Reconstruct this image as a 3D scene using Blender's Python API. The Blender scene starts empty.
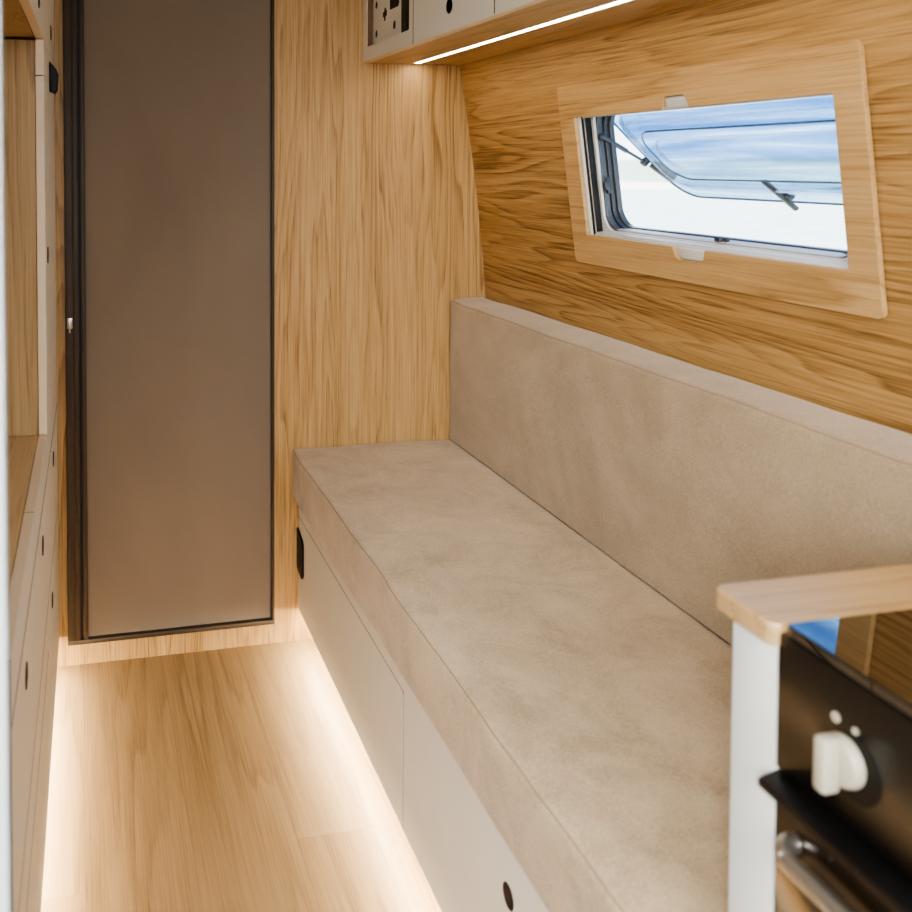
import bpy, bmesh, math, random
from mathutils import Vector, Matrix, noise
R = random.Random(7)
SC = bpy.context.scene
COL = SC.collection

# ------------------------------------------------------------------ helpers
def link(o):
    COL.objects.link(o); return o

def thing(name, label, cat, loc=(0, 0, 0), group=None, kind=None):
    o = link(bpy.data.objects.new(name, None))
    o.location = loc; o.empty_display_size = .05
    if label: o['label'] = label
    if cat: o['category'] = cat
    if group: o['group'] = group
    if kind: o['kind'] = kind
    return o

def tag(o, label=None, cat=None, group=None, kind=None):
    if label: o['label'] = label
    if cat: o['category'] = cat
    if group: o['group'] = group
    if kind: o['kind'] = kind
    return o

def root_loc(p):
    v = Vector((0, 0, 0))
    while p is not None:
        v = v + Vector(p.location); p = p.parent
    return v

def put(name, me, m, parent=None, label=None, smooth=None):
    """link a mesh given in world coordinates, as child of parent (no rotations on parents)"""
    off = root_loc(parent)
    if parent is not None:
        me.transform(Matrix.Translation(-off))
    o = link(bpy.data.objects.new(name, me))
    if parent is not None: o.parent = parent
    if m is not None:
        me.materials.clear(); me.materials.append(m)
    if smooth is not None:
        me.shade_smooth() if smooth == 'all' else shade_angle(me, smooth)
    if label: o['label'] = label
    return o

def shade_angle(me, deg):
    bm = bmesh.new(); bm.from_mesh(me)
    lim = math.radians(deg)
    for f in bm.faces: f.smooth = True
    for e in bm.edges:
        e.smooth = not (len(e.link_faces) == 2 and e.calc_face_angle(0) > lim)
    bm.to_mesh(me); bm.free()

def from_bm(bm):
    bmesh.ops.recalc_face_normals(bm, faces=bm.faces)
    me = bpy.data.meshes.new('m'); bm.to_mesh(me); bm.free(); return me

def bm_box(bm, x0, x1, y0, y1, z0, z1, bev=0, seg=2):
    r = bmesh.ops.create_cube(bm, size=1)
    vs = r['verts']
    for v in vs:
        v.co = Vector(((x0 + x1) / 2 + v.co.x * (x1 - x0), (y0 + y1) / 2 + v.co.y * (y1 - y0), (z0 + z1) / 2 + v.co.z * (z1 - z0)))
    if bev > 0:
        es = list({e for v in vs for e in v.link_edges})
        bmesh.ops.bevel(bm, geom=es, offset=bev, segments=seg, affect='EDGES', profile=.5)

def box(name, x0, x1, y0, y1, z0, z1, m, parent=None, bev=0, seg=2, warp=None, label=None):
    bm = bmesh.new(); bm_box(bm, x0, x1, y0, y1, z0, z1, bev, seg)
    me = from_bm(bm)
    if warp: wmesh(me, warp)
    return put(name, me, m, parent, label, 40 if bev else None)

def wmesh(me, fn):
    for v in me.vertices: v.co = fn(v.co.copy())
    me.update()

def rrect(x0, y0, x1, y1, r=0, n=6):
    if r <= 0: return [(x0, y0), (x1, y0), (x1, y1), (x0, y1)]
    pts = []
    for cx, cy, a in ((x1 - r, y0 + r, -90), (x1 - r, y1 - r, 0), (x0 + r, y1 - r, 90), (x0 + r, y0 + r, 180)):
        for k in range(n + 1):
            t = math.radians(a + 90 * k / n); pts.append((cx + r * math.cos(t), cy + r * math.sin(t)))
    return pts

def circ(cx, cy, r, n=28):
    return [(cx + r * math.cos(2 * math.pi * k / n), cy + r * math.sin(2 * math.pi * k / n)) for k in range(n)]

def plate_mesh(outer, holes, t, bev, fr):
    """flat plate with real cut-outs. fr = (origin, u, v, n); the plate's front lies on origin plane, body extends along -n"""
    cu = bpy.data.curves.new('c', 'CURVE'); cu.dimensions = '2D'; cu.fill_mode = 'BOTH'
    cu.extrude = max(t / 2 - bev, 1e-5); cu.bevel_depth = bev; cu.bevel_resolution = 1; cu.offset = -bev
    for pts in [outer] + list(holes):
        s = cu.splines.new('POLY'); s.points.add(len(pts) - 1)
        for p, q in zip(s.points, pts): p.co = (q[0], q[1], 0, 1)
        s.use_cyclic_u = True
    o = link(bpy.data.objects.new('tmp', cu))
    dg = bpy.context.evaluated_depsgraph_get(); dg.update()
    me = bpy.data.meshes.new_from_object(o.evaluated_get(dg), depsgraph=dg)
    bpy.data.objects.remove(o); bpy.data.curves.remove(cu)
    O, u, v, n = (Vector(a) for a in fr)
    for vv in me.vertices:
        c = vv.co; vv.co = O + u * c.x + v * c.y + n * (c.z - t / 2)
    bm = bmesh.new(); bm.from_mesh(me)
    bmesh.ops.remove_doubles(bm, verts=bm.verts, dist=1e-6)
    return from_bm(bm)

def plate(name, outer, holes, t, bev, fr, m, parent=None, label=None):
    return put(name, plate_mesh(outer, holes, t, bev, fr), m, parent, label, 12)

def bm_tube(bm, pts, r, n=10, closed=False, cap=True):
    pts = [Vector(p) for p in pts]; N = len(pts); rings = []
    nrm = None
    for i, p in enumerate(pts):
        a = pts[(i - 1) % N] if (closed or i > 0) else p
        b = pts[(i + 1) % N] if (closed or i < N - 1) else p
        d = (b - a).normalized()
        if nrm is None:
            nrm = d.orthogonal().normalized()
        else:
            nrm = (nrm - d * nrm.dot(d)).normalized()
        bn = d.cross(nrm)
        rr = r[i] if isinstance(r, (list, tuple)) else r
        rings.append([bm.verts.new(p + (nrm * math.cos(2 * math.pi * k / n) + bn * math.sin(2 * math.pi * k / n)) * rr) for k in range(n)])
    M = N if closed else N - 1
    for i in range(M):
        A, B = rings[i], rings[(i + 1) % N]
        for k in range(n):
            bm.faces.new((A[k], A[(k + 1) % n], B[(k + 1) % n], B[k]))
    if cap and not closed:
        bm.faces.new(rings[0]); bm.faces.new(rings[-1])

def tube(name, pts, r, m, parent=None, n=10, closed=False, label=None):
    bm = bmesh.new(); bm_tube(bm, pts, r, n, closed)
    return put(name, from_bm(bm), m, parent, label, 50)

def bm_cyl(bm, O, axis, r0, r1, h, n=32, bev=0):
    O = Vector(O); q = Vector((0, 0, 1)).rotation_difference(Vector(axis)).to_matrix().to_4x4()
    r = bmesh.ops.create_cone(bm, cap_ends=True, segments=n, radius1=r0, radius2=r1, depth=h,
                              matrix=Matrix.Translation(O) @ q @ Matrix.Translation((0, 0, h / 2)))
    if bev:
        es = [e for e in {e for v in r['verts'] for e in v.link_edges} if len(e.link_faces) == 2 and e.calc_face_angle(0) > .9]
        bmesh.ops.bevel(bm, geom=es, offset=bev, segments=2, affect='EDGES', profile=.5)

def cyl(name, O, axis, r0, r1, h, m, parent=None, n=32, bev=0, label=None):
    bm = bmesh.new(); bm_cyl(bm, O, axis, r0, r1, h, n, bev)
    return put(name, from_bm(bm), m, parent, label, 40)

# ------------------------------------------------------------------ materials
def srgb(r, g, b):
    f = lambda c: (c / 255 / 12.92) if c / 255 <= .04045 else ((c / 255 + .055) / 1.055) ** 2.4
    return (f(r), f(g), f(b), 1)

def nt(name):
    m = bpy.data.materials.new(name); m.use_nodes = True
    t = m.node_tree; b = t.nodes['Principled BSDF']
    return m, t, b

def mapped(t, scale, src='Object', rot=(0, 0, 0), loc=(0, 0, 0)):
    tc = t.nodes.new('ShaderNodeTexCoord'); mp = t.nodes.new('ShaderNodeMapping')
    mp.inputs['Scale'].default_value = scale; mp.inputs['Rotation'].default_value = rot; mp.inputs['Location'].default_value = loc
    t.links.new(tc.outputs[src], mp.inputs['Vector']); return mp.outputs['Vector']

def nz(t, vec, scale=1, detail=3, rough=.5, dist=0):
    n = t.nodes.new('ShaderNodeTexNoise'); n.inputs['Scale'].default_value = scale
    n.inputs['Detail'].default_value = detail; n.inputs['Roughness'].default_value = rough; n.inputs['Distortion'].default_value = dist
    t.links.new(vec, n.inputs['Vector']); return n.outputs['Fac']

def mth(t, op, a, b=None, c=None):
    n = t.nodes.new('ShaderNodeMath'); n.operation = op
    for i, x in enumerate((a, b, c)):
        if x is None: continue
        if isinstance(x, (int, float)): n.inputs[i].default_value = x
        else: t.links.new(x, n.inputs[i])
    return n.outputs[0]

def ramp(t, fac, stops):
    n = t.nodes.new('ShaderNodeValToRGB'); cr = n.color_ramp
    while len(cr.elements) > 1: cr.elements.remove(cr.elements[-1])
    cr.elements[0].position = stops[0][0]; cr.elements[0].color = stops[0][1]
    for p, c in stops[1:]:
        e = cr.elements.new(p); e.color = c
    t.links.new(fac, n.inputs['Fac']); return n.outputs['Color']

def mixc(t, fac, a, b, mode='MIX'):
    n = t.nodes.new('ShaderNodeMix'); n.data_type = 'RGBA'; n.blend_type = mode
    for i, x in ((0, fac), (6, a), (7, b)):
        if isinstance(x, (int, float)): n.inputs[i].default_value = x
        elif isinstance(x, tuple): n.inputs[i].default_value = x
        else: t.links.new(x, n.inputs[i])
    return n.outputs[2]

def bump(t, b, h, strength=.1, dist=.002):
    n = t.nodes.new('ShaderNodeBump'); n.inputs['Strength'].default_value = strength; n.inputs['Distance'].default_value = dist
    t.links.new(h, n.inputs['Height']); t.links.new(n.outputs['Normal'], b.inputs['Normal'])

def plain(name, col, rough=.5, metal=0, spec=.5, var=.03, coat=0):
    m, t, b = nt(name)
    v = nz(t, mapped(t, (9, 9, 9)), 1, 4)
    dark = tuple(c * (1 - var * 2) for c in col[:3]) + (1,); lite = tuple(min(1, c * (1 + var)) for c in col[:3]) + (1,)
    t.links.new(ramp(t, v, [(.3, dark), (.7, lite)]), b.inputs['Base Color'])
    b.inputs['Roughness'].default_value = rough; b.inputs['Metallic'].default_value = metal
    b.inputs['Specular IOR Level'].default_value = spec; b.inputs['Coat Weight'].default_value = coat
    return m

def oak(name, axis, c_dark, c_mid, c_lite, bands=9, wide=1.0, rough=.45, seed=0, planks=None, contrast=1.0):
    """oak veneer; axis = grain direction index"""
    m, t, b = nt(name)
    def sc(al, ac):
        s = [ac, ac, ac]; s[axis] = al; return tuple(s)
    tcv = mapped(t, (1, 1, 1), loc=(seed * 3.1, seed * 1.7, seed * 2.3))
    vec = tcv; plank_val = None
    if planks:                                   # boards running along Y
        w, L = planks
        sx = t.nodes.new('ShaderNodeSeparateXYZ'); t.links.new(tcv, sx.inputs[0])
        col = mth(t, 'FLOOR', mth(t, 'DIVIDE', sx.outputs['X'], w))
        wn = t.nodes.new('ShaderNodeTexWhiteNoise'); wn.noise_dimensions = '1D'; t.links.new(col, wn.inputs['W'])
        yy = mth(t, 'ADD', mth(t, 'DIVIDE', sx.outputs['Y'], L), wn.outputs['Value'])
        row = mth(t, 'FLOOR', yy)
        wn2 = t.nodes.new('ShaderNodeTexWhiteNoise'); wn2.noise_dimensions = '2D'
        cb = t.nodes.new('ShaderNodeCombineXYZ'); t.links.new(col, cb.inputs[0]); t.links.new(row, cb.inputs[1])
        t.links.new(cb.outputs[0], wn2.inputs['Vector'])
        plank_val = wn2.outputs['Value']
        c2 = t.nodes.new('ShaderNodeCombineXYZ')
        t.links.new(mth(t, 'MULTIPLY', plank_val, 17.0), c2.inputs[2]); t.links.new(mth(t, 'MULTIPLY', plank_val, 5.0), c2.inputs[1])
        va = t.nodes.new('ShaderNodeVectorMath'); va.operation = 'ADD'
        t.links.new(tcv, va.inputs[0]); t.links.new(c2.outputs[0], va.inputs[1]); vec = va.outputs[0]
        fx = mth(t, 'FRACT', mth(t, 'DIVIDE', sx.outputs['X'], w)); fy = mth(t, 'FRACT', yy)
        ex = mth(t, 'MULTIPLY', mth(t, 'MINIMUM', fx, mth(t, 'SUBTRACT', 1, fx)), w)
        ey = mth(t, 'MULTIPLY', mth(t, 'MINIMUM', fy, mth(t, 'SUBTRACT', 1, fy)), L)
        edge = mth(t, 'LESS_THAN', mth(t, 'MINIMUM', ex, ey), .0009)
    def mv(s):
        n = t.nodes.new('ShaderNodeMapping'); n.inputs['Scale'].default_value = s; t.links.new(vec, n.inputs['Vector']); return n.outputs['Vector']
    big = nz(t, mv(sc(.42 / wide, 6.0 / wide)), 1, 3, .42, .10)
    wob = nz(t, mv(sc(5, 40)), 1, 2, .5)
    ring = mth(t, 'FRACT', mth(t, 'ADD', mth(t, 'MULTIPLY', big, bands * 2.0), mth(t, 'MULTIPLY', wob, .35)))
    ringl = mth(t, 'POWER', mth(t, 'SUBTRACT', 1, ring), 2.0)                # dark early wood fading out
    ringl = mth(t, 'MULTIPLY', ringl, mth(t, 'MINIMUM', 1, mth(t, 'MULTIPLY', ring, 9)))
    fib = nz(t, mv(sc(5.0, 330)), 1, 3, .6)
    pore = nz(t, mv(sc(11, 520)), 1, 2, .5)
    pore = mth(t, 'MAXIMUM', 0, mth(t, 'MULTIPLY', mth(t, 'SUBTRACT', pore, .56), 6))
    tone = nz(t, mv(sc(.4, 11)), 1, 2, .5)
    mod = nz(t, mv(sc(.9, 9)), 1, 2, .5)
    k = contrast
    v = mth(t, 'ADD', .56, mth(t, 'MULTIPLY', mth(t, 'SUBTRACT', tone, .5), .60 * k))
    v = mth(t, 'ADD', v, mth(t, 'MULTIPLY', mth(t, 'SUBTRACT', fib, .5), .95 * k))
    v = mth(t, 'SUBTRACT', v, mth(t, 'MULTIPLY', mth(t, 'MULTIPLY', pore, mth(t, 'ADD', ringl, .25)), .30 * k))
    v = mth(t, 'SUBTRACT', v, mth(t, 'MULTIPLY', mth(t, 'MULTIPLY', ringl, mth(t, 'MAXIMUM', 0, mth(t, 'SUBTRACT', mod, .22))), 1.0 * k))
    if plank_val is not None:
        v = mth(t, 'ADD', v, mth(t, 'MULTIPLY', mth(t, 'SUBTRACT', plank_val, .5), .22))
    c = ramp(t, v, [(0.0, c_dark), (.42, c_mid), (.85, c_lite)])
    if planks:
        vo = t.nodes.new('ShaderNodeTexVoronoi'); vo.inputs['Scale'].default_value = 1
        t.links.new(mv((3.1, 1.5, 0)), vo.inputs['Vector'])
        kn = mth(t, 'SUBTRACT', 1, mth(t, 'MULTIPLY', vo.outputs['Distance'], 8)); kn = mth(t, 'MAXIMUM', kn, 0)
        c = mixc(t, mth(t, 'MULTIPLY', kn, .55), c, c_dark)
        c = mixc(t, mth(t, 'MULTIPLY', edge, .35), c, c_dark)
    t.links.new(c, b.inputs['Base Color'])
    b.inputs['Roughness'].default_value = rough; b.inputs['Specular IOR Level'].default_value = .35
    bump(t, b, fib, .12, .0006)
    return m

def fabric(name, c0, c1, scale=330, rough=.95, blotch=7):
    m, t, b = nt(name)
    w = nz(t, mapped(t, (scale, scale, scale)), 1, 3, .7)
    bl = nz(t, mapped(t, (blotch, blotch, blotch)), 1, 5, .65, .6)
    st = nz(t, mapped(t, (26, 9, 26)), 1, 3, .6)
    v = mth(t, 'ADD', mth(t, 'MULTIPLY', w, .75), mth(t, 'ADD', mth(t, 'MULTIPLY', bl, .75), mth(t, 'MULTIPLY', st, .15)))
    t.links.new(ramp(t, v, [(.58, c0), (1.08, c1)]), b.inputs['Base Color'])
    b.inputs['Roughness'].default_value = rough; b.inputs['Specular IOR Level'].default_value = .15
    b.inputs['Sheen Weight'].default_value = .35; b.inputs['Sheen Roughness'].default_value = .5
    b.inputs['Sheen Tint'].default_value = (1, .93, .82, 1)
    bump(t, b, w, .35, .0012)
    return m

def emit(name, col, s):
    m, t, b = nt(name)
    b.inputs['Base Color'].default_value = (.9, .9, .9, 1)
    b.inputs['Emission Color'].default_value = col; b.inputs['Emission Strength'].default_value = s
    return m

OAK_END = oak('oak_vertical', 2, srgb(132, 97, 54), srgb(182, 145, 94), srgb(204, 170, 120), 12, .8, seed=1, contrast=1.2)
OAK_SIDE = oak('oak_horizontal', 1, srgb(112, 80, 42), srgb(170, 131, 80), srgb(196, 159, 107), 15, 1.1, seed=2, contrast=1.3)
OAK_TRIM = oak('oak_window_trim', 1, srgb(142, 105, 60), srgb(190, 152, 100), srgb(210, 176, 126), 7, 1, seed=5)
OAK_NICHE = oak('oak_niche', 2, srgb(134, 106, 70), srgb(182, 152, 108), srgb(202, 174, 130), 8, 1, seed=3)
OAK_TOP = oak('oak_top', 1, srgb(150, 120, 82), srgb(196, 166, 122), srgb(216, 188, 146), 6, 1, seed=4)
OAK_COUNTER = oak('oak_counter', 0, srgb(126, 94, 58), srgb(172, 138, 94), srgb(198, 168, 124), 4, .7, seed=8, rough=.28)
FLOOR = oak('oak_floor', 1, srgb(110, 86, 58), srgb(150, 122, 86), srgb(174, 146, 108), 7, 1.2, rough=.42, seed=6, planks=(.20, 1.25), contrast=.78)
PLY = oak('plywood_edge', 1, srgb(226, 202, 166), srgb(242, 222, 190), srgb(248, 230, 202), 3, 1, seed=9, contrast=.5)
WHITE = plain('white_laminate', srgb(240, 234, 219), .45, var=.01)
WHITE_COOL = plain('white_painted', srgb(222, 221, 213), .5, var=.01)
DARKFRAME = plain('bronze_aluminium', srgb(58, 46, 34), .55, .1)
DARKGROOVE = plain('black_groove', srgb(14, 12, 10), .6)
HOLE = plain('hole_lining', srgb(58, 38, 22), .8)
BLACK = plain('black_plastic', srgb(13, 11, 10), .5, spec=.3)
BLACKGLOSS = plain('black_gloss_glass', srgb(8, 7, 6), .03, spec=1.0, var=.1, coat=1.0)
OVENBLACK = plain('black_enamel', srgb(20, 17, 14), .25, spec=.4)
OVENGLASS = plain('brown_oven_glass', srgb(34, 24, 15), .08, spec=.6)
KNOBM = plain('pale_knob', srgb(178, 167, 146), .4)
STEEL = plain('brushed_steel', srgb(190, 182, 170), .32, .9)
GREYPL = plain('grey_fittings', srgb(60, 62, 66), .35)
ALU = plain('white_aluminium', srgb(228, 224, 216), .4, .1)
RUBBER = plain('dark_seal', srgb(78, 80, 80), .3)
SHADOWGAP = plain('gap_shade_brown', srgb(70, 50, 34), .8)  # brown painted in for the shade behind fronts and in their gaps
FAB_SEAT = fabric('beige_velvet_seat', srgb(154, 131, 100), srgb(203, 180, 147))
FAB_BACK = fabric('beige_velvet_back', srgb(144, 123, 96), srgb(187, 165, 135), blotch=2.5)
SEAM = plain('seam_thread', srgb(150, 130, 104), .9)
LED = emit('led_diffuser', (1, .91, .76, 1), 26)
LEDF = emit('led_diffuser_floor', (1, .87, .67, 1), 230)

def screen_mat():
    m, t, b = nt('taupe_screen_fabric')
    w = nz(t, mapped(t, (700, 700, 700)), 1, 2, .5)
    bl = nz(t, mapped(t, (2.2, 2.2, 1.3)), 1, 3, .5, .4)
    v = mth(t, 'ADD', mth(t, 'MULTIPLY', w, .25), mth(t, 'MULTIPLY', bl, .75))
    t.links.new(ramp(t, v, [(.3, srgb(116, 104, 90)), (.7, srgb(131, 119, 104))]), b.inputs['Base Color'])
    b.inputs['Roughness'].default_value = .8; b.inputs['Specular IOR Level'].default_value = .2
    bump(t, b, w, .15, .0006)
    return m
SCREEN = screen_mat()

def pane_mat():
    m = bpy.data.materials.new('tinted_acrylic_sheen_streaks'); m.use_nodes = True; t = m.node_tree
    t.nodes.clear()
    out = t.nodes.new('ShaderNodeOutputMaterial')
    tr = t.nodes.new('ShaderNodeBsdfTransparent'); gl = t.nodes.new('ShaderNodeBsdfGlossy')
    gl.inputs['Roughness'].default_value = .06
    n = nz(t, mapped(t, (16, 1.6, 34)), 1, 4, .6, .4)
    t.links.new(ramp(t, n, [(.40, (.50, .64, .79, 1)), (.64, (.86, .92, .975, 1))]), tr.inputs['Color'])  # pale and dark streaks painted into the tint for hazy reflections
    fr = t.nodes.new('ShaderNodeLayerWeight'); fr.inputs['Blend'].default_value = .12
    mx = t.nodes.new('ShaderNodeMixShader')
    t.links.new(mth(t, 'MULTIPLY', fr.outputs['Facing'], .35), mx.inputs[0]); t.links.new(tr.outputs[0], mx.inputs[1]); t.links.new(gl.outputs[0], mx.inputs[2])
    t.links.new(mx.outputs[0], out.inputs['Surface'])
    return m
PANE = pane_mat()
def rib_mat():
    m = bpy.data.materials.new('clear_acrylic_rib'); m.use_nodes = True; t = m.node_tree; t.nodes.clear()
    out = t.nodes.new('ShaderNodeOutputMaterial'); tl = t.nodes.new('ShaderNodeBsdfTranslucent'); tr = t.nodes.new('ShaderNodeBsdfTransparent')
    tl.inputs['Color'].default_value = (.92, .96, 1, 1); tr.inputs['Color'].default_value = (.95, .98, 1, 1)
    mx = t.nodes.new('ShaderNodeMixShader')
    t.links.new(ramp(t, nz(t, mapped(t, (6, 6, 6))), [(.3, (.25, .25, .25, 1)), (.7, (.6, .6, .6, 1))]), mx.inputs[0])
    t.links.new(tl.outputs[0], mx.inputs[1]); t.links.new(tr.outputs[0], mx.inputs[2]); t.links.new(mx.outputs[0], out.inputs['Surface'])
    return m
RIB = rib_mat()
RIB2 = plain('blue_acrylic_rib', srgb(96, 128, 158), .2, spec=.6)

def cup(name, r, depth, fr, uv, m, parent, label=None, n=28, lip=.0002):
    O, u, v, nn = (Vector(a) for a in fr); bm = bmesh.new(); rings = []
    prof = [(r + .0004, -.0002), (r + .0004, lip), (r - .0012, lip), (r - .0012, -depth)]
    for rr, d in prof:
        rings.append([bm.verts.new(O + u * (uv[0] + rr * math.cos(2 * math.pi * k / n)) + v * (uv[1] + rr * math.sin(2 * math.pi * k / n)) + nn * d) for k in range(n)])
    for A, B in zip(rings, rings[1:]):
        for k in range(n): bm.faces.new((A[k], A[(k + 1) % n], B[(k + 1) % n], B[k]))
    bm.faces.new(rings[-1])
    return put(name, from_bm(bm), m, parent, label)

# ------------------------------------------------------------------ dimensions (metres; X across, Y along the van, Z up)
YE = 2.393
LF = lambda y: -.0615 + .0112 * (y - YE)          # face of the left-hand furniture
BF = lambda y: .575 + .0098 * (y - YE)            # face of the bench
WSL = lambda y: .0055 * (YE - y)                  # drift of the right wall
PROF = [(0, 1.122), (.70, 1.121), (.85, 1.119), (.9388, 1.1165), (1.0238, 1.1105), (1.1341, 1.0987), (1.2832, 1.080), (1.4395, 1.0566), (1.5752, 1.0345), (1.75, .996), (1.95, .945)]
def wx(z, y=YE):
    for (a, b), (c, d) in zip(PROF, PROF[1:]):
        if z <= c: break
    return b + (d - b) * (z - a) / (c - a) + WSL(y)
YN = -1.15                                       # rear end of the van, closed by an added light-blocking wall
ZC = 1.95

# ------------------------------------------------------------------ shell
o = box('floor', -.62, 1.22, YN, YE + .05, -.04, 0, FLOOR); tag(o, kind='structure')
o = box('ceiling', -.62, 1.22, YN, YE + .05, ZC, ZC + .05, WHITE); tag(o, kind='structure')
o = box('wall_end', -.62, 1.25, YE, YE + .05, 0, ZC, OAK_END); tag(o, kind='structure')
o = box('wall_left', -.66, -.62, YN, YE + .05, 0, ZC, WHITE_COOL); tag(o, kind='structure')

o = box('rear_light_block', -.62, 1.25, YN - .05, YN, 0, ZC, plain('rear_block_grey', srgb(150, 142, 130), .8)); tag(o, kind='structure')  # unseen wall added to block sky and ground light from behind

# window frame of reference: u runs toward the camera, v up the leaning wall, n into the room
x1, x2 = wx(1.08) - .010, wx(1.45) - .010
WO = Vector((x1, YE, 1.08)); WU = Vector((.0055, -1, 0)).normalized()
WN = WU.cross(Vector((x2 - x1, 0, .37))).normalized(); WV = WN.cross(WU)
def W(u, v, n=0): return WO + WU * u + WV * v + WN * n

def side_wall():
    hz0, hz1 = W(.9, .035).z, W(.9, .365).z
    hy1, hy0 = YE - .55, YE - 1.30
    zs = sorted(set([p[0] for p in PROF] + [hz0, hz1] + [1.05 + .06 * k for k in range(7)]))
    zs = [z for i, z in enumerate(zs) if i == 0 or z - zs[i - 1] > .004]
    ys = [YN, 0, hy0, hy1, YE]
    bm = bmesh.new(); T = .045
    vi = {}; vo = {}
    for j, y in enumerate(ys):
        for i, z in enumerate(zs):
            vi[i, j] = bm.verts.new((wx(z, y), y, z)); vo[i, j] = bm.verts.new((wx(z, y) + T, y, z))
    solid = {}
    for j in range(len(ys) - 1):
        for i in range(len(zs) - 1):
            inh = ys[j] >= hy0 - 1e-6 and ys[j + 1] <= hy1 + 1e-6 and zs[i] >= hz0 - 1e-6 and zs[i + 1] <= hz1 + 1e-6
            solid[i, j] = not inh
    for (i, j), s in solid.items():
        if not s: continue
        bm.faces.new((vi[i, j], vi[i + 1, j], vi[i + 1, j + 1], vi[i, j + 1]))
        bm.faces.new((vo[i, j], vo[i, j + 1], vo[i + 1, j + 1], vo[i + 1, j]))
        for (a, b, nb) in (((i, j), (i + 1, j), (i, j - 1)), ((i, j + 1), (i + 1, j + 1), (i, j + 1)), ((i, j), (i, j + 1), (i - 1, j)), ((i + 1, j), (i + 1, j + 1), (i + 1, j))):
            if not solid.get(nb, False):
                bm.faces.new((vi[a], vi[b], vo[b], vo[a]))
    return put('wall_right', from_bm(bm), OAK_SIDE, None, None, 30)
tag(side_wall(), kind='structure')

# ------------------------------------------------------------------ pull-out screen door on the end wall
d = thing('door_1', None, None, (.2333, YE, .064), kind='structure')
DX0, DX1, DZ0, DZ1 = -.0391, .5036, .064, 1.93
yf = YE - .001
box('frame', DX0, DX1, yf - .022, yf, DZ0, DZ0 + .012, DARKFRAME, d, .0015)
box('frame', DX0, DX1, yf - .022, yf, DZ1, DZ1 + .012, DARKFRAME, d, .0015)
box('frame', DX1 - .008, DX1, yf - .022, yf, DZ0 + .0122, DZ1 - .0002, DARKFRAME, d, .0015)
bm = bmesh.new()
for a, b_, dep in ((DX0, -.020, .024), (-.020, -.006, .020), (-.006, .000, .010), (.000, .0125, .022)):
    bm_box(bm, a, b_, yf - dep, yf, DZ0 + .0122, DZ1 - .0002, .0012)
put('pull_bar', from_bm(bm), DARKFRAME, d, None, 40)
box('track_groove', -.0062, .0002, yf - .0112, yf - .0102, DZ0 + .014, DZ1 - .002, DARKGROOVE, d)
def screen():
    bm = bmesh.new(); nx, nzz = 30, 90
    g = {}
    for i in range(nx + 1):
        for k in range(nzz + 1):
            x = .0127 + (DX1 - .0083 - .0127) * i / nx; z = DZ0 + .0125 + (DZ1 - DZ0 - .013) * k / nzz
            e = math.sin(math.pi * i / nx)
            y = yf - .008 - .0028 * e * noise.noise(Vector((x * 5, 3.3, z * 2.2 + x * 2.5))) - .0010 * noise.noise(Vector((x * 9 + z * 7, 1.3, z * 3)))
            g[i, k] = bm.verts.new((x, y, z))
    for i in range(nx):
        for k in range(nzz):
            bm.faces.new((g[i, k], g[i + 1, k], g[i + 1, k + 1], g[i, k + 1]))
    return put('screen_fabric', from_bm(bm), SCREEN, d, None, 'all')
screen()
bm = bmesh.new()
bm_box(bm, -.0345, -.0215, yf - .029, yf - .024, .885, .912, .001); bm_box(bm, -.031, -.0265, yf - .036, yf - .029, .875, .905, .001)
put('latch', from_bm(bm), STEEL, d, None, 40)

# ------------------------------------------------------------------ window on the leaning wall
w = thing('window_1', None, None, tuple(W(.92, .2)), kind='structure')
FW = lambda n: (W(0, 0, n), WU, WV, WN)
# oak trim panel with opening and two pull notches
op = [(.572, .067), (.866, .067), (.8725, .050), (.8785, .0435), (.944, .0435), (.950, .050), (.957, .067), (1.2695, .067), (1.2695, .326),
      (.9535, .326), (.9475, .3435), (.942, .349), (.889, .349), (.8835, .3435), (.8765, .326), (.572, .326)]
plate('trim_panel', rrect(.513, .002, 1.3215, .3955, .010), [op], .0085, .0007, FW(0), OAK_TRIM, w)
# blind cassette: white rails inside the opening
bm = bmesh.new()
for u0, u1, n0, n1 in ((.556, .577, -.030, -.0095), (.5772, .583, -.036, -.012), (.5832, .588, -.040, -.018)):
    pass
def ubox(bm, u0, u1, v0, v1, n0, n1, bev=.001):
    b2 = bmesh.new(); bm_box(b2, u0, u1, v0, v1, n0, n1, bev)
    me = from_bm(b2); wmesh(me, lambda c: W(c.x, c.y, c.z)); bm.from_mesh(me); bpy.data.meshes.remove(me)
for u0, u1, n0, n1 in ((.553, .5755, -.030, -.0095), (.5757, .5805, -.030, -.0125), (.5807, .588, -.030, -.0165)):
    ubox(bm, u0, u1, .056, .352, n0, n1)
put('blind_rail', from_bm(bm), ALU, w, None, 40)
bm = bmesh.new()
ubox(bm, .5804, .5816, .066, .340, -.0300, -.0118, 0); ubox(bm, .5876, .5886, .066, .340, -.0300, -.0160, 0)
put('rail_groove', from_bm(bm), DARKGROOVE, w)
bm = bmesh.new()
for u0, u1, n0, n1 in ((1.2645, 1.288, -.030, -.0095),):
    ubox(bm, u0, u1, .056, .352, n0, n1)
put('blind_rail', from_bm(bm), ALU, w, None, 40)
bm = bmesh.new()
for v0, v1, n0, n1 in ((.040, .0695, -.030, -.0095), (.0697, .0725, -.030, -.013), (.050, .0778, -.058, -.0375)):  # last box: white cap painting skylight onto the seal's bottom; others are rails
    ubox(bm, .5885, 1.2643, v0, v1, n0, n1)
put('sill_rail_lit_cap', from_bm(bm), ALU, w, None, 40)
bm = bmesh.new(); ubox(bm, .5885, 1.2643, .3225, .354, -.030, -.0095)
put('blind_cassette', from_bm(bm), ALU, w, None, 40)
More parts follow.
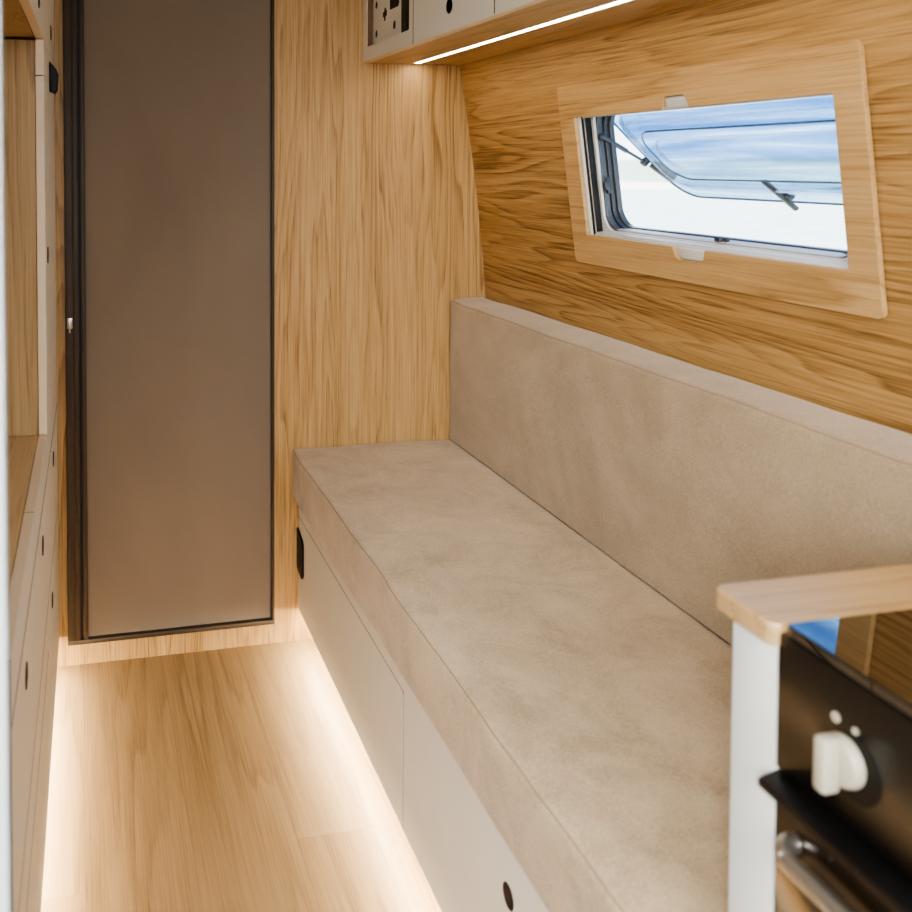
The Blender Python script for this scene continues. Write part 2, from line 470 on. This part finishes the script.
for v0, v1 in ((.046, .0655), (.3275, .3465)):
    bm = bmesh.new(); ubox(bm, .884, .945, v0, v1, -.0093, -.004, .001)
    for k in range(4): ubox(bm, .886, .943, v0 + .003 + k * .0042, v0 + .0045 + k * .0042, -.0045, -.0030, .0003)
    put('blind_grip', from_bm(bm), ALU, w, None, 40)
# white mounting frame and dark rounded seal frame
plate('inner_frame', rrect(.556, .03, 1.30, .37), [rrect(.5965, .0745, 1.255, .345, .035, 8)], .006, .0008, FW(-.0302), ALU, w)
for k, (ins, n0, t) in enumerate(((0, -.0364, .014), (.0045, -.0506, .010), (.009, -.0608, .012))):
    plate('window_seal', rrect(.570, .045, 1.285, .36, .05, 8), [rrect(.5985 + ins, .0755 + ins * .5, 1.254 - ins, .345 - ins, .045, 10)], t, .002, FW(n0), RUBBER if k != 1 else GREYPL, w)
# striker catches on the frame
for u, v in ((.606, .172), (.955, .0785)):
    bm = bmesh.new()
    if v > .1:
        ubox(bm, u - .004, u + .006, v - .018, v + .018, -.045, -.038, .002); ubox(bm, u, u + .010, v - .009, v + .009, -.040, -.030, .002)
    else:
        ubox(bm, u - .014, u + .014, v - .002, v + .007, -.045, -.038, .002); ubox(bm, u - .007, u + .007, v, v + .009, -.040, -.028, .002)
    put('catch', from_bm(bm), GREYPL, w, None, 40)
# top-hung acrylic pane, propped open
TH = math.radians(40); HV, HN = .352, -.078
PV = -WV * math.cos(TH) - WN * math.sin(TH)      # down the pane
PN = WU.cross(PV); PN = PN if PN.dot(WN) > 0 else -PN
def P(u, s, n=0): return W(u, HV, HN) + PV * s + PN * n
FP = (P(0, 0), WU, PV, PN)
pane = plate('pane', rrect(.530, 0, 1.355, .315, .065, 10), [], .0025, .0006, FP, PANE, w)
FP2 = (P(0, 0, .018), WU, PV, PN)
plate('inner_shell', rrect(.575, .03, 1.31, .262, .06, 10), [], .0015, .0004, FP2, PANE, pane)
def rib(ins0, ins1, n, r, m, rad):
    pts = [P(x, y, n) for x, y in rrect(.530 + ins0, ins1, 1.355 - ins0, .315 - ins1, rad, 10)]
    tube('rib', pts, r, m, pane, 6, True)
rib(.0015, .0015, .0, .0026, RIB2, .064)
rib(.030, .034, .004, .0045, RIB, .06)
rib(.045, .052, .018, .0024, RIB, .06)
rib(.075, .082, .018, .0022, RIB2, .055)
rib(.10, .108, .018, .0036, RIB, .05)
# stay arm
a = W(.618, .279, -.034); j = P(.541, .180, .015)
st = tube('stay_arm', [a, a + (j - a) * .55], .0055, GREYPL, w, 10)
tube('inner_rod', [a + (j - a) * .5, j], .0036, GREYPL, st, 8)
bm = bmesh.new(); bm_cyl(bm, a - WN * .006, WN, .008, .007, .014, 20, .001)
put('stay_pivot', from_bm(bm), GREYPL, st, None, 40)
bm = bmesh.new()
for (c0, c1) in (((.535, .222), (.590, .285)),):
    b2 = bmesh.new(); bm_box(b2, -.010, .010, -.030, .030, 0, .018, .003)
    me = from_bm(b2); ang = math.atan2(.054, .024) - math.pi / 2
    wmesh(me, lambda c: P(.5635 + c.x * math.cos(ang) - c.y * math.sin(ang), .2165 + c.x * math.sin(ang) + c.y * math.cos(ang), .0008 + c.z)); bm.from_mesh(me)
bm_cyl(bm, j - PN * .008, PN, .009, .009, .016, 16, .002)
put('stay_bracket', from_bm(bm), GREYPL, pane, None, 40)
# pane latch lever
for hu in (.872,):
    bm = bmesh.new()
    bm_cyl(bm, P(hu, .288, .001), PN, .012, .010, .016, 20, .002)
    b2 = bmesh.new(); bm_box(b2, -.030, .056, -.006, .006, .012, .020, .002); me = from_bm(b2)
    ang = math.radians(-102)
    wmesh(me, lambda c: P(hu + c.x * math.cos(ang) - c.y * math.sin(ang), .288 + c.x * math.sin(ang) + c.y * math.cos(ang), c.z)); bm.from_mesh(me)
    put('pane_latch', from_bm(bm), GREYPL, pane, None, 40)

# ------------------------------------------------------------------ overhead cabinets, right
OX = .7540; OZ = 1.577
oFr = (Vector((OX, 0, 0)), Vector((0, -1, 0)), Vector((0, 0, 1)), Vector((-1, 0, 0)))     # u = -Y
OG = 'overhead cabinets along the right wall'
spans = [(2.0125, YE - .001), (1.588, 2.0105), (1.164, 1.586), (.74, 1.162)]
labs = ['overhead cabinet in the corner with an open framed bay of cut-out plate',
        'white overhead cabinet door with one round finger hole, beside the open framed bay',
        'white overhead cabinet cut off by the top edge, second from the open framed bay',
        'white overhead cabinet above the frame, nearest the camera on the right']
for i, ((y0, y1), lab) in enumerate(zip(spans, labs)):
    c = thing('overhead_cabinet', lab, 'cabinet', (.88, (y0 + y1) / 2, OZ + .013), OG)
    top = ZC - .002
    # carcass: open box behind the front
    bm = bmesh.new(); g = .0015
    bm_box(bm, OX + .017, .925, y0 + g, y1 - g, OZ + .0135, OZ + .019)
    bm_box(bm, OX + .017, .925, y0 + g, y0 + g + .006, OZ + .019, top); bm_box(bm, OX + .017, .925, y1 - g - .006, y1 - g, OZ + .019, top)
    bm_box(bm, .918, .925, y0 + g + .006, y1 - g - .006, OZ + .019, top)
    put('carcass', from_bm(bm), SHADOWGAP, c)
    ou = [(-y1 + .001, OZ + .0032), (-y0 - .001, OZ + .0032), (-y0 - .001, top), (-y1 + .001, top)]
    if i == 0:
        op_ = [rrect(-2.3565, 1.616, -2.0375, 1.86, .004, 3)]
        f = plate('frame', ou, op_, .0012, .0002, oFr, WHITE, c)
        plate('frame_core', ou, op_, .0146, .0003, (Vector((OX + .0013, 0, 0)), oFr[1], oFr[2], oFr[3]), plain('brown_edge', srgb(112, 80, 48), .6), f)
        fr2 = (Vector((OX + .018, 0, 0)), Vector((0, -1, 0)), Vector((0, 0, 1)), Vector((-1, 0, 0)))
        holes = [circ(-2.3345, 1.648, .0105), circ(-2.3355, 1.724, .0105), circ(-2.193, 1.651, .0115),
                 [(-2.274, 1.672), (-2.258, 1.672), (-2.258, 1.682), (-2.248, 1.684), (-2.248, 1.697), (-2.256, 1.699), (-2.256, 1.706), (-2.272, 1.706), (-2.272, 1.697), (-2.284, 1.696), (-2.284, 1.684), (-2.274, 1.682)],
                 rrect(-2.230, 1.693, -2.157, 1.79, .008, 3), circ(-2.30, 1.80, .0105)]
        pl_ = plate('cutout_plate', [(-2.374, 1.600), (-2.142, 1.600), (-2.142, 1.90), (-2.374, 1.90)], holes, .0014, .0002, fr2, WHITE, c, 'white recessed plate with round and square cut-outs')
        box('plate_backing', OX + .0197, OX + .0227, 2.03, 2.375, OZ + .022, 1.90, BLACK, c)
        sw = box('switch_box', OX + .017, OX + .0258, 2.030, 2.1395, 1.602, 1.84, BLACK, c, .002)
        cyl('switch_button', (OX + .0168, 2.104, 1.638), (-1, 0, 0), .006, .006, .003, GREYPL, sw, 16)
    else:
        yc = (y0 + y1) / 2
        f = plate('door', ou, [circ(-yc, 1.631, .016)], .016, .0008, oFr, WHITE, c)
        cup('finger_hole', .0158, .0155, oFr, (-yc, 1.631), BLACK, f)
    box('gap_shade_strip', OX + .0002, OX + .016, y0 - .0004, y0 + .0008, OZ + .004, top, SHADOWGAP, c)  # dark strip fills the joint to paint its shade
# continuous oak base board with front lip and LED channel
b_ = thing('oak_soffit_board', 'oak board under the right overhead cabinets with the light strip let into it', 'board', (.9, 1.56, OZ))
LX0, LX1, LY0, LY1 = .892, .910, .75, 2.373
zt = OZ + .0112
def sof(x0, x1, y0, y1, z0=OZ, z1=zt, wallside=False):
    b2 = bmesh.new(); bm_box(b2, x0, x1, y0, y1, z0, z1)
    me = from_bm(b2)
    if wallside: wmesh(me, lambda c: Vector((wx(c.z, c.y) - .0012, c.y, c.z)) if c.x > x1 - 1e-5 else c)
    return me
bm = bmesh.new()
for me in (sof(OX + .0165, LX0, .74, YE - .001), sof(LX1, 1.03, .74, YE - .001, wallside=True), sof(LX0, LX1, LY1, YE - .001), sof(LX0, LX1, LY0, LY1, OZ + .008)):
    bm.from_mesh(me)
put('board', from_bm(bm), OAK_TOP, b_)
box('front_lip', OX, OX + .0163, .74, YE - .001, OZ, OZ + .0028, PLY, b_, label='pale edge strip')
ls = thing('led_strip_light', 'long white glowing light strip under the right overhead cabinets', 'light', ((LX0 + LX1) / 2, (LY0 + LY1) / 2, OZ + .0015))
box('diffuser', LX0 + .0012, LX1 - .0012, LY0 + .002, LY1 - .002, OZ + .0005, OZ + .0078, LED, ls)

# ------------------------------------------------------------------ bench
BY0 = .757
sk = lambda c: Vector((c.x + .0098 * (c.y - YE), c.y, c.z))
be = thing('storage_bench', 'white built-in storage bench under the beige seat cushion', 'bench', (.82, 1.57, .0895))
bU = Vector((-.0098, -1, 0)).normalized(); bN = Vector((-1, .0098, 0)).normalized()
bFr = (Vector((.575 , YE, 0)), bU, Vector((0, 0, 1)), bN)
B0, B1, ZB, ZT = .002, YE - BY0, .0895, .398
# fixed front with an L-shaped rebate; flap door set flush in it
dU0, dU1, dZ = .0035, .850, .3445
fp = plate('front_panel', [(B0, dZ + .002), (dU1 + .002, dZ + .002), (dU1 + .002, ZB), (B1, ZB), (B1, ZT), (B0, ZT)], [circ(1.275, .306, .0165)], .016, .0002, bFr, WHITE, be)
dz = .006
plate('flap_door', [(dU0, ZB), (dU1, ZB), (dU1, dZ - dz), (dU1 - dz, dZ), (dU0, dZ)], [], .016, .0002, bFr, WHITE, be)
def bq(u, z, n): return bFr[0] + bU * u + Vector((0, 0, z)) + bN * n
cup('finger_hole', .0163, .0155, bFr, (1.275, .306), HOLE, fp, 'dark brown hole lining')
plate('gap_shade_strip', [(dU1, ZB + .001), (dU1 + .0022, ZB + .001), (dU1 + .0022, dZ + .0022), (dU0, dZ + .0022), (dU0, dZ), (dU1 - dz, dZ), (dU1, dZ - dz)], [], .014, 0, (bFr[0] - bN * .0002, bU, Vector((0, 0, 1)), bN), SHADOWGAP, be)  # near-flush dark filler paints the shade around the flap door
# carcass
bm = bmesh.new()
bm_box(bm, .5935, 1.115, BY0 + .003, YE - .003, ZB + .0, ZB + .012); bm_box(bm, .5935, 1.115, BY0 + .003, YE - .003, ZT - .014, ZT - .001)
for y in (BY0 + .003, 1.563, YE - .019): bm_box(bm, .5935, 1.115, y, y + .016, ZB + .012, ZT - .014)
put('carcass', from_bm(bm), SHADOWGAP, be)
box('plinth', .68, .70, BY0 + .003, YE - .003, .0005, ZB - .0005, WHITE, be)
# black latch at the far corner
lt = [(.004, .315), (.058, .300), (.067, .288), (.067, .205), (.058, .196), (.004, .206)]
l0 = plate('latch', lt, [], .006, .0015, (bq(0, 0, .0062), bU, Vector((0, 0, 1)), bN), BLACK, be, 'black push latch')
bm = bmesh.new(); b2 = bmesh.new(); bm_box(b2, .018, .046, .222, .250, .006, .0085, .001); me = from_bm(b2); wmesh(me, lambda c: bq(c.x, c.y, c.z)); bm.from_mesh(me)
put('latch_button', from_bm(bm), DARKGROOVE, l0)
# warm light strip under the bench
o = box('led_strip_light', .5975, .6085, BY0 + .02, YE - .03, ZB - .0028, ZB - .0008, LEDF, warp=lambda c: sk(c))
tag(o, 'hidden warm light strip glowing onto the floor below the white bench', 'light')

def cushion(name, label, x0, x1, y0, y1, z0, z1, rad, m, fx, piping, seed):
    t = thing(name, label, 'cushion', ((x0 + x1) / 2, (y0 + y1) / 2, z0))
    bm = bmesh.new(); bm_box(bm, x0, x1, y0, y1, z0, z1)
    # dense rounded box
    bmesh.ops.bevel(bm, geom=list(bm.edges), offset=rad, segments=5, affect='EDGES', profile=.55)
    for ax, step in ((1, .035), (0, .05), (2, .045)):
        lo = (x0, y0, z0)[ax]; hi = (x1, y1, z1)[ax]
        n = max(2, int((hi - lo - 2 * rad) / step)); no = [0, 0, 0]; no[ax] = 1
        for k in range(1, n):
            p = [0, 0, 0]; p[ax] = lo + rad + (hi - lo - 2 * rad) * k / n
            bmesh.ops.bisect_plane(bm, geom=bm.verts[:] + bm.edges[:] + bm.faces[:], plane_co=p, plane_no=no)
    me = from_bm(bm); wmesh(me, fx)
    put('padding', me, m, t, None, 'all')
    bm = bmesh.new()
    for pts in piping: bm_tube(bm, [fx(Vector(p)) for p in pts], .0010, 6)
    put('seam', from_bm(bm), SEAM, t, None, 'all')
    return t

def nzv(p, s, q): return noise.noise(Vector((p.x * s + q, p.y * s, p.z * s)))
SX0, SX1, SZ0, SZ1 = .552, 1.018, .3995, .529
def fseat(c):
    c = c.copy(); k = (YE - c.y)
    fr_ = max(0, 1 - (c.x - SX0) / .10)
    top = max(0, min(1, (c.z - SZ0) / (SZ1 - SZ0)))
    wav = .0042 * noise.noise(Vector((c.y * 4.2, 0, 1.7))) + .002 * noise.noise(Vector((c.y * 11, 0, 5.7)))
    c.x += fr_ * (wav * (.4 + .6 * top) + .003 * math.exp(-k / .25) - .012 * (k / 1.6)) + (1 - fr_) * .0055 * k
    c.z += top * (.0045 * math.sin(math.pi * (c.x - SX0) / (SX1 - SX0)) + .8 * min(1, (1.02 - c.x) / .1) * (.004 * nzv(c, 3.5, 2.0) + .0025 * nzv(c, 9, 4.0))) + (0.004 * fr_ * top * math.exp(-k / .2))
    c.x = max(c.x, .5)
    return c
ys_ = [YE - .012 - (YE - .012 - BY0 - .012) * k / 90 for k in range(91)]
r_ = .012
seat = cushion('seat_cushion', 'long flat beige velvet seat cushion lying on the white bench', SX0, SX1, BY0 + .003, YE - .003, SZ0, SZ1, r_, FAB_SEAT, fseat,
               [[(SX0 + .0035, y, SZ1 - .0028) for y in ys_], [(SX0 + .004 + .44 * k / 24, YE - .0065, SZ1 - .003) for k in range(25)]], 1)
KX0, KX1, KZ0, KZ1 = 1.0075, 1.1095, .5305, .922
def fback(c):
    c = c.copy(); k = (YE - c.y)
    if c.z < KZ0 + .0125: c.z = KZ0 + (c.z - KZ0) * .3
    front = max(0, 1 - (c.x - KX0) / .07); top = max(0, (c.z - KZ0) / (KZ1 - KZ0))
    mid = math.sin(math.pi * min(1, max(0, (c.z - KZ0) / (KZ1 - KZ0))))
    c.x += .0055 * k - front * (.006 * mid * (1 - math.exp(-k / .1)) + .0015 * nzv(c, 3, 7.0) + .0008 * nzv(c, 9, 3.0)) * min(1, k / .05)
    c.z += top * top * (.0035 * noise.noise(Vector((c.y * 3.5, c.x * 6, 9.1))) + .0018 * noise.noise(Vector((c.y * 9, c.x * 9, 2.1))) + .008 * (1 - front) + .003 * k)
    return c
back = cushion('backrest_cushion', 'long upright beige velvet backrest cushion leaning against the oak wall', KX0, KX1, BY0 + .003, YE - .003, KZ0, KZ1, r_, FAB_BACK, fback,
               [[(KX0 + .0035, y, KZ1 - .003) for y in ys_]], 2)

# ------------------------------------------------------------------ left-hand furniture
lU = Vector((-.0112, -1, 0)).normalized(); lN = Vector((1, -.0112, 0)).normalized()
def lFr(n=0): return (Vector((LF(YE), YE, 0)) + lN * n, lU, Vector((0, 0, 1)), lN)
def lq(u, z, n=0): return Vector((LF(YE), YE, 0)) + lU * u + lN * n + Vector((0, 0, z))
def lbox(bm, u0, u1, z0, z1, n0, n1, bev=0):
    b2 = bmesh.new(); bm_box(b2, u0, u1, z0, z1, n0, n1, bev); me = from_bm(b2); wmesh(me, lambda c: lq(c.x, c.y, c.z)); bm.from_mesh(me); bpy.data.meshes.remove(me)
FT = .016
def front(name, u0, u1, z0, z1, hole, parent, label=None):
    """white front with a pale plywood core and, if hole, a round finger hole"""
    hs = [circ(hole[0], hole[1], .0165)] if hole else []
    f = plate(name, [(u0, z0), (u1, z0), (u1, z1), (u0, z1)], hs, .0012, .0002, lFr(0), WHITE, parent, label)
    plate('plywood_core', [(u0, z0), (u1, z0), (u1, z1), (u0, z1)], hs, FT - .0014, .0004, lFr(-.0013), PLY, f)
    if hole:
        cup('finger_hole', .0166, .0155, lFr(0), hole, HOLE, f, lip=.0016)
    return f
def carcass(u0, u1, z0, z1, depth, parent, m):
    bm = bmesh.new(); n0, n1, t = -depth, -FT - .0016, .012; g = .0008
    lbox(bm, u0 + g, u1 - g, z0, z0 + t, n0, n1); lbox(bm, u0 + g, u1 - g, z1 - t, z1, n0, n1)
    lbox(bm, u0 + g, u0 + t, z0 + t, z1 - t, n0, n1); lbox(bm, u1 - t, u1 - g, z0 + t, z1 - t, n0, n1)
    lbox(bm, u0 + t, u1 - t, z0 + t, z1 - t, n0, n0 + .006)
    return put('carcass', from_bm(bm), m, parent)
us = [(.003, .545), (.547, .953), (.955, 1.383)]
GB = 'base cabinets along the left side'
bl = ['white base cabinet in the far left corner, under the tall cupboard',
      'white base cabinet on the left, middle of three, under the open oak niche',
      'white base cabinet on the left, nearest the camera, with a finger-hole drawer']
for i, (u0, u1) in enumerate(us):
    c = thing('base_cabinet', bl[i], 'cabinet', tuple(lq((u0 + u1) / 2, .075, -.27)), GB)
    carcass(u0, u1, .075, .749, .53, c, SHADOWGAP)
    g = .0012; a, b2_ = u0 + g, u1 - g
    front('fascia', a, b2_, .6930, .766, None, c)
    hu = (.283, .746, 1.167)[i]
    front('drawer', a, b2_, .4345, .686, (hu, .627 if i else .635), c)
    if i == 0: front('door', a, b2_, .075, .4275, (.393, .362), c)
    else:
        front('rail', a, b2_, .3360, .4275, None, c); front('door', a, b2_, .075, .329, None, c)
    bm = bmesh.new()
    for z0_, z1_ in ((.686, .693), (.4275, .4345)) + (((.329, .336),) if i else ()): lbox(bm, a, b2_, z0_, z1_, -FT, -.0002)
    lbox(bm, b2_, b2_ + .0011, .076, .765, -FT, -.0002)
    put('gap_shade_strip', from_bm(bm), SHADOWGAP, c)  # dark fillers between the fronts paint the gap shade
    bm = bmesh.new(); lbox(bm, u0 + .002, u1 - .002, .0005, .0745, -.13, -.115); put('plinth', from_bm(bm), WHITE, c)
o = put('led_strip_light', (lambda bm: (lbox(bm, .03, 1.36, .0722, .0742, -.032, -.021), from_bm(bm))[1])(bmesh.new()), LEDF)
tag(o, 'hidden warm light strip glowing onto the floor below the left base cabinets', 'light')
wt = put('oak_worktop', (lambda bm: (lbox(bm, .003, 1.383, .750, .7665, -.53, -FT - .0012, .001), from_bm(bm))[1])(bmesh.new()), OAK_TOP, None, None, 40)
tag(wt, 'oak shelf surface forming the floor of the open niche on the left', 'worktop')
# tall cupboard standing on the worktop in the corner
c = thing('tall_cupboard', 'tall narrow white cupboard with oak side beside the screen door', 'cabinet', tuple(lq(.27, .7672, -.27)))
bm = bmesh.new(); n1 = -FT - .0012
lbox(bm, .533, .545, .7672, 1.543, -.53, n1); lbox(bm, .004, .016, .7672, 1.543, -.53, n1); lbox(bm, .016, .533, .7672, .78, -.53, n1); lbox(bm, .016, .533, 1.531, 1.543, -.53, n1); lbox(bm, .016, .533, .78, 1.531, -.53, -.52)
put('carcass', from_bm(bm), OAK_NICHE, c, 'oak side panel facing the niche')
front('filler', .004, .545, 1.4755, 1.5445, None, c)
fd = front('door', .004, .545, .7680, 1.4735, (.4615, 1.115), c)
lp = [(0, 1.528), (.0145, 1.512), (.0195, 1.500), (.0165, 1.464), (.012, 1.458), (0, 1.462)]
me = plate_mesh(lp, [], .034, .002, (lq(.322, 0, .0004), lN, Vector((0, 0, 1)), lU))
put('latch', me, BLACK, c, 'black hook-shaped latch', 40)
# wall cabinets above
GU = 'wall cabinets along the left side'
ul = ['white wall cabinet in the far left corner above the tall cupboard', 'white wall cabinet at top left above the open niche, beside the corner one', 'white wall cabinet at top left, nearest the camera, mostly out of frame']
for i, (u0, u1) in enumerate(us):
    c = thing('wall_cabinet', ul[i], 'cabinet', tuple(lq((u0 + u1) / 2, 1.548, -.17)), GU)
    carcass(u0, u1, 1.5485, ZC - .002, .53, c, OAK_NICHE)
    front('door', u0 + .0008, u1 - .0008, 1.5470 if i == 0 else 1.5465, ZC - .002, ((.222, 1.603), (.716, 1.594), (1.167, 1.60))[i], c)
# niche back board
o = put('niche_back_panel', (lambda bm: (lbox(bm, .547, 1.383, .7672, 1.5475, -.53, -.522), from_bm(bm))[1])(bmesh.new()), OAK_NICHE)
tag(o, 'oak back board of the open niche on the left', 'panel')

# white upright panel close to the camera at the far left
t = thing('tall_end_panel', 'white upright panel at the extreme left edge, closest to the camera', 'panel', (-.35, .36, 0))
bm = bmesh.new(); bm_box(bm, -.61, -.0463, .575, .595, .0005, 1.94, .002)
put('board', from_bm(bm), plain('grey_white_panel', srgb(188, 192, 190), .6), t, None, 40)

# ------------------------------------------------------------------ kitchen block with cooker, right foreground
KF = .595
k = thing('kitchen_cabinet', 'white kitchen cabinet end beside the black cooker', 'cabinet', (.85, .70, 0))
box('side_panel', KF, 1.12, .6795, .735, .0005, .878, WHITE_COOL, k, .0015)
ct = plate('oak_worktop', rrect(.586, .6745, 1.125, .7545, .012, 5), [], .021, .003, (Vector((0, 0, .90)), Vector((1, 0, 0)), Vector((0, 1, 0)), Vector((0, 0, 1))), OAK_COUNTER)
tag(ct, 'small oak worktop strip on the white panel beside the black cooker', 'worktop')
q = thing('cooker', 'black built-in cooker with glass hob lid and pale control knob', 'cooker', (.85, .43, 0))
CY0, CY1 = .14, .6545
box('body', KF + .012, 1.10, CY0, .678, .02, .876, OVENBLACK, q)
# glass hob lid
plate('glass_lid', rrect(.5965, CY0, 1.10, .6735, .006, 4), [], .012, .0015, (Vector((0, 0, .9015)), Vector((1, 0, 0)), Vector((0, 1, 0)), Vector((0, 0, 1))), BLACKGLOSS, q, 'black mirror-like glass lid')
cp_ = box('control_panel', KF - .001, KF + .0115, CY0, .6785, .771, .893, OVENBLACK, q, .003)
box('ledge', KF - .018, KF + .010, CY0, .6790, .7560, .7640, BLACK, q, .0015, warp=lambda c: Vector((c.x, c.y, c.z + (.006 if c.x > KF else 0))))
dr = box('oven_door', KF - .001, KF + .0115, CY0, .6780, .10, .7545, OVENGLASS, q, .003)
hp = [(KF - .002, .652, .722), (KF - .008, .652, .722), (KF - .015, .649, .721), (KF - .020, .641, .719), (KF - .021, .628, .718), (KF - .021, .50, .718), (KF - .021, .16, .718)]
bm = bmesh.new()
def smooth_path(pts, n=5):
    out = []
    P_ = [Vector(p) for p in pts]
    for i in range(len(P_) - 1):
        p0 = P_[max(i - 1, 0)]; p1, p2 = P_[i], P_[i + 1]; p3 = P_[min(i + 2, len(P_) - 1)]
        for s in range(n):
            t_ = s / n
            out.append(.5 * ((2 * p1) + (p2 - p0) * t_ + (2 * p0 - 5 * p1 + 4 * p2 - p3) * t_ ** 2 + (3 * p1 - p0 - 3 * p2 + p3) * t_ ** 3))
    out.append(P_[-1]); return out
bm_tube(bm, smooth_path(hp), .0080, 14)
put('handle', from_bm(bm), STEEL, dr, 'pale metal bar handle', 50)
# knob: base skirt + round grip with a blade
kn = cyl('knob', (KF - .0012, .603, .826), (-1, 0, 0), .0205, .0185, .010, KNOBM, q, 40, .002, 'pale control knob')
bm = bmesh.new(); bm_box(bm, KF - .028, KF - .0116, .5965, .6085, .804, .848, .003)
put('grip', from_bm(bm), KNOBM, kn, None, 40)
cyl('knob_skirt', (KF - .00105, .596, .824), (-1, 0, 0), .0265, .0265, .0004, BLACK, kn, 40)
for yy, zz, rr in ((.6135, .8545, .0040), (.5945, .8545, .0026)):
    cyl('indicator_mark', (KF - .00105, yy, zz), (-1, 0, 0), rr, rr, .0012, KNOBM, cp_, 20)

# ------------------------------------------------------------------ outdoors
def ground():
    m, t, b = nt('sunlit_pale_grass')
    a_ = nz(t, mapped(t, (1.2, 1.2, 1.2)), 1, 6, .65)
    t.links.new(ramp(t, a_, [(.3, srgb(212, 214, 196)), (.7, srgb(240, 236, 222))]), b.inputs['Base Color']); b.inputs['Roughness'].default_value = 1
    bm = bmesh.new(); bmesh.ops.create_grid(bm, x_segments=40, y_segments=40, size=60, matrix=Matrix.Translation((20, 10, -.75)))
    for v in bm.verts: v.co.z += .08 * noise.noise(v.co * .2)
    tag(put('ground', from_bm(bm), m, None, None, 'all'), kind='structure')
    m, t, b = nt('pale_green_hill')
    a_ = nz(t, mapped(t, (.5, .5, .5)), 1, 6, .7)
    t.links.new(ramp(t, a_, [(.3, srgb(168, 186, 158)), (.7, srgb(204, 214, 190))]), b.inputs['Base Color']); b.inputs['Roughness'].default_value = 1
    bm = bmesh.new(); g = {}
    for i in range(61):
        for kk in range(7):
            x = 62 + kk * 3; y = -30 + i * 2.5
            h = -.6 + math.sin(kk / 6 * math.pi / 2) * (2.6 + .8 * noise.noise(Vector((y * .06, 0, 0))) + .5 * noise.noise(Vector((y * .3, kk, 0))))
            g[i, kk] = bm.verts.new((x, y, h))
    for i in range(60):
        for kk in range(6): bm.faces.new((g[i, kk], g[i + 1, kk], g[i + 1, kk + 1], g[i, kk + 1]))
    tag(put('hills', from_bm(bm), m, None, None, 'all'), kind='structure')
ground()

# ------------------------------------------------------------------ light
wd = bpy.data.worlds.new('sky'); SC.world = wd; wd.use_nodes = True
t = wd.node_tree; bg = t.nodes['Background']
tc = t.nodes.new('ShaderNodeTexCoord'); sx = t.nodes.new('ShaderNodeSeparateXYZ'); t.links.new(tc.outputs['Generated'], sx.inputs[0])
skyc = ramp(t, mth(t, 'ADD', sx.outputs['Z'], .1), [(.08, (.9, .9, .86, 1)), (.13, (.72, .84, .95, 1)), (.30, (.60, .73, .88, 1)), (.9, (.38, .54, .78, 1))])
t.links.new(skyc, bg.inputs['Color']); bg.inputs['Strength'].default_value = 5.5

def light(name, kind, loc, energy, col, size=None, target=None, size_y=None, angle=None):
    L = bpy.data.lights.new(name, kind); L.energy = energy; L.color = col
    o = link(bpy.data.objects.new(name, L)); o.location = loc
    if kind == 'AREA':
        L.shape = 'RECTANGLE'; L.size = size; L.size_y = size_y or size
    if angle: L.angle = angle
    if target is not None:
        o.rotation_euler = (Vector(target) - Vector(loc)).to_track_quat('-Z', 'Y').to_euler()
    return o
light('sun', 'SUN', (-20, -5, 20), 9.0, (1, .95, .88), target=(0, 0, 0), angle=.02)
light('rear_daylight_standin', 'AREA', (.25, -1.0, 1.55), 22, (.95, .97, 1), .9, (.45, 1.3, .15), .8).data.spread = math.radians(95)  # area lamp inside the closed rear, standing in for door daylight
light('side_daylight_standin', 'AREA', (-.56, -.35, 1.40), 37, (.93, .97, 1), .8, (.62, 1.1, .25), .8).data.spread = math.radians(110)  # area lamp indoors at the solid left wall, standing in for door daylight

# ------------------------------------------------------------------ camera
F, PX, HY, VX = 915., 275., 165., 80.
pitch = math.radians(2.0); PY = HY + F * math.tan(pitch)
yaw = math.atan((PX - VX) / (F / math.cos(pitch)))
cam = bpy.data.cameras.new('camera'); co = link(bpy.data.objects.new('camera', cam))
co.location = (0, 0, 1.3); co.rotation_euler = (math.pi / 2 - pitch, 0, -yaw)
cam.sensor_width = 36; cam.lens = 36 * F / 912
cam.shift_x = (456 - PX) / 912; cam.shift_y = -(456 - PY) / 912
cam.clip_start = .01
cam.dof.use_dof = True; cam.dof.focus_distance = 2.15; cam.dof.aperture_fstop = 5.0
SC.camera = co
SC.view_settings.view_transform = 'AgX'
SC.view_settings.look = 'AgX - Medium High Contrast'
SC.view_settings.exposure = -0.16
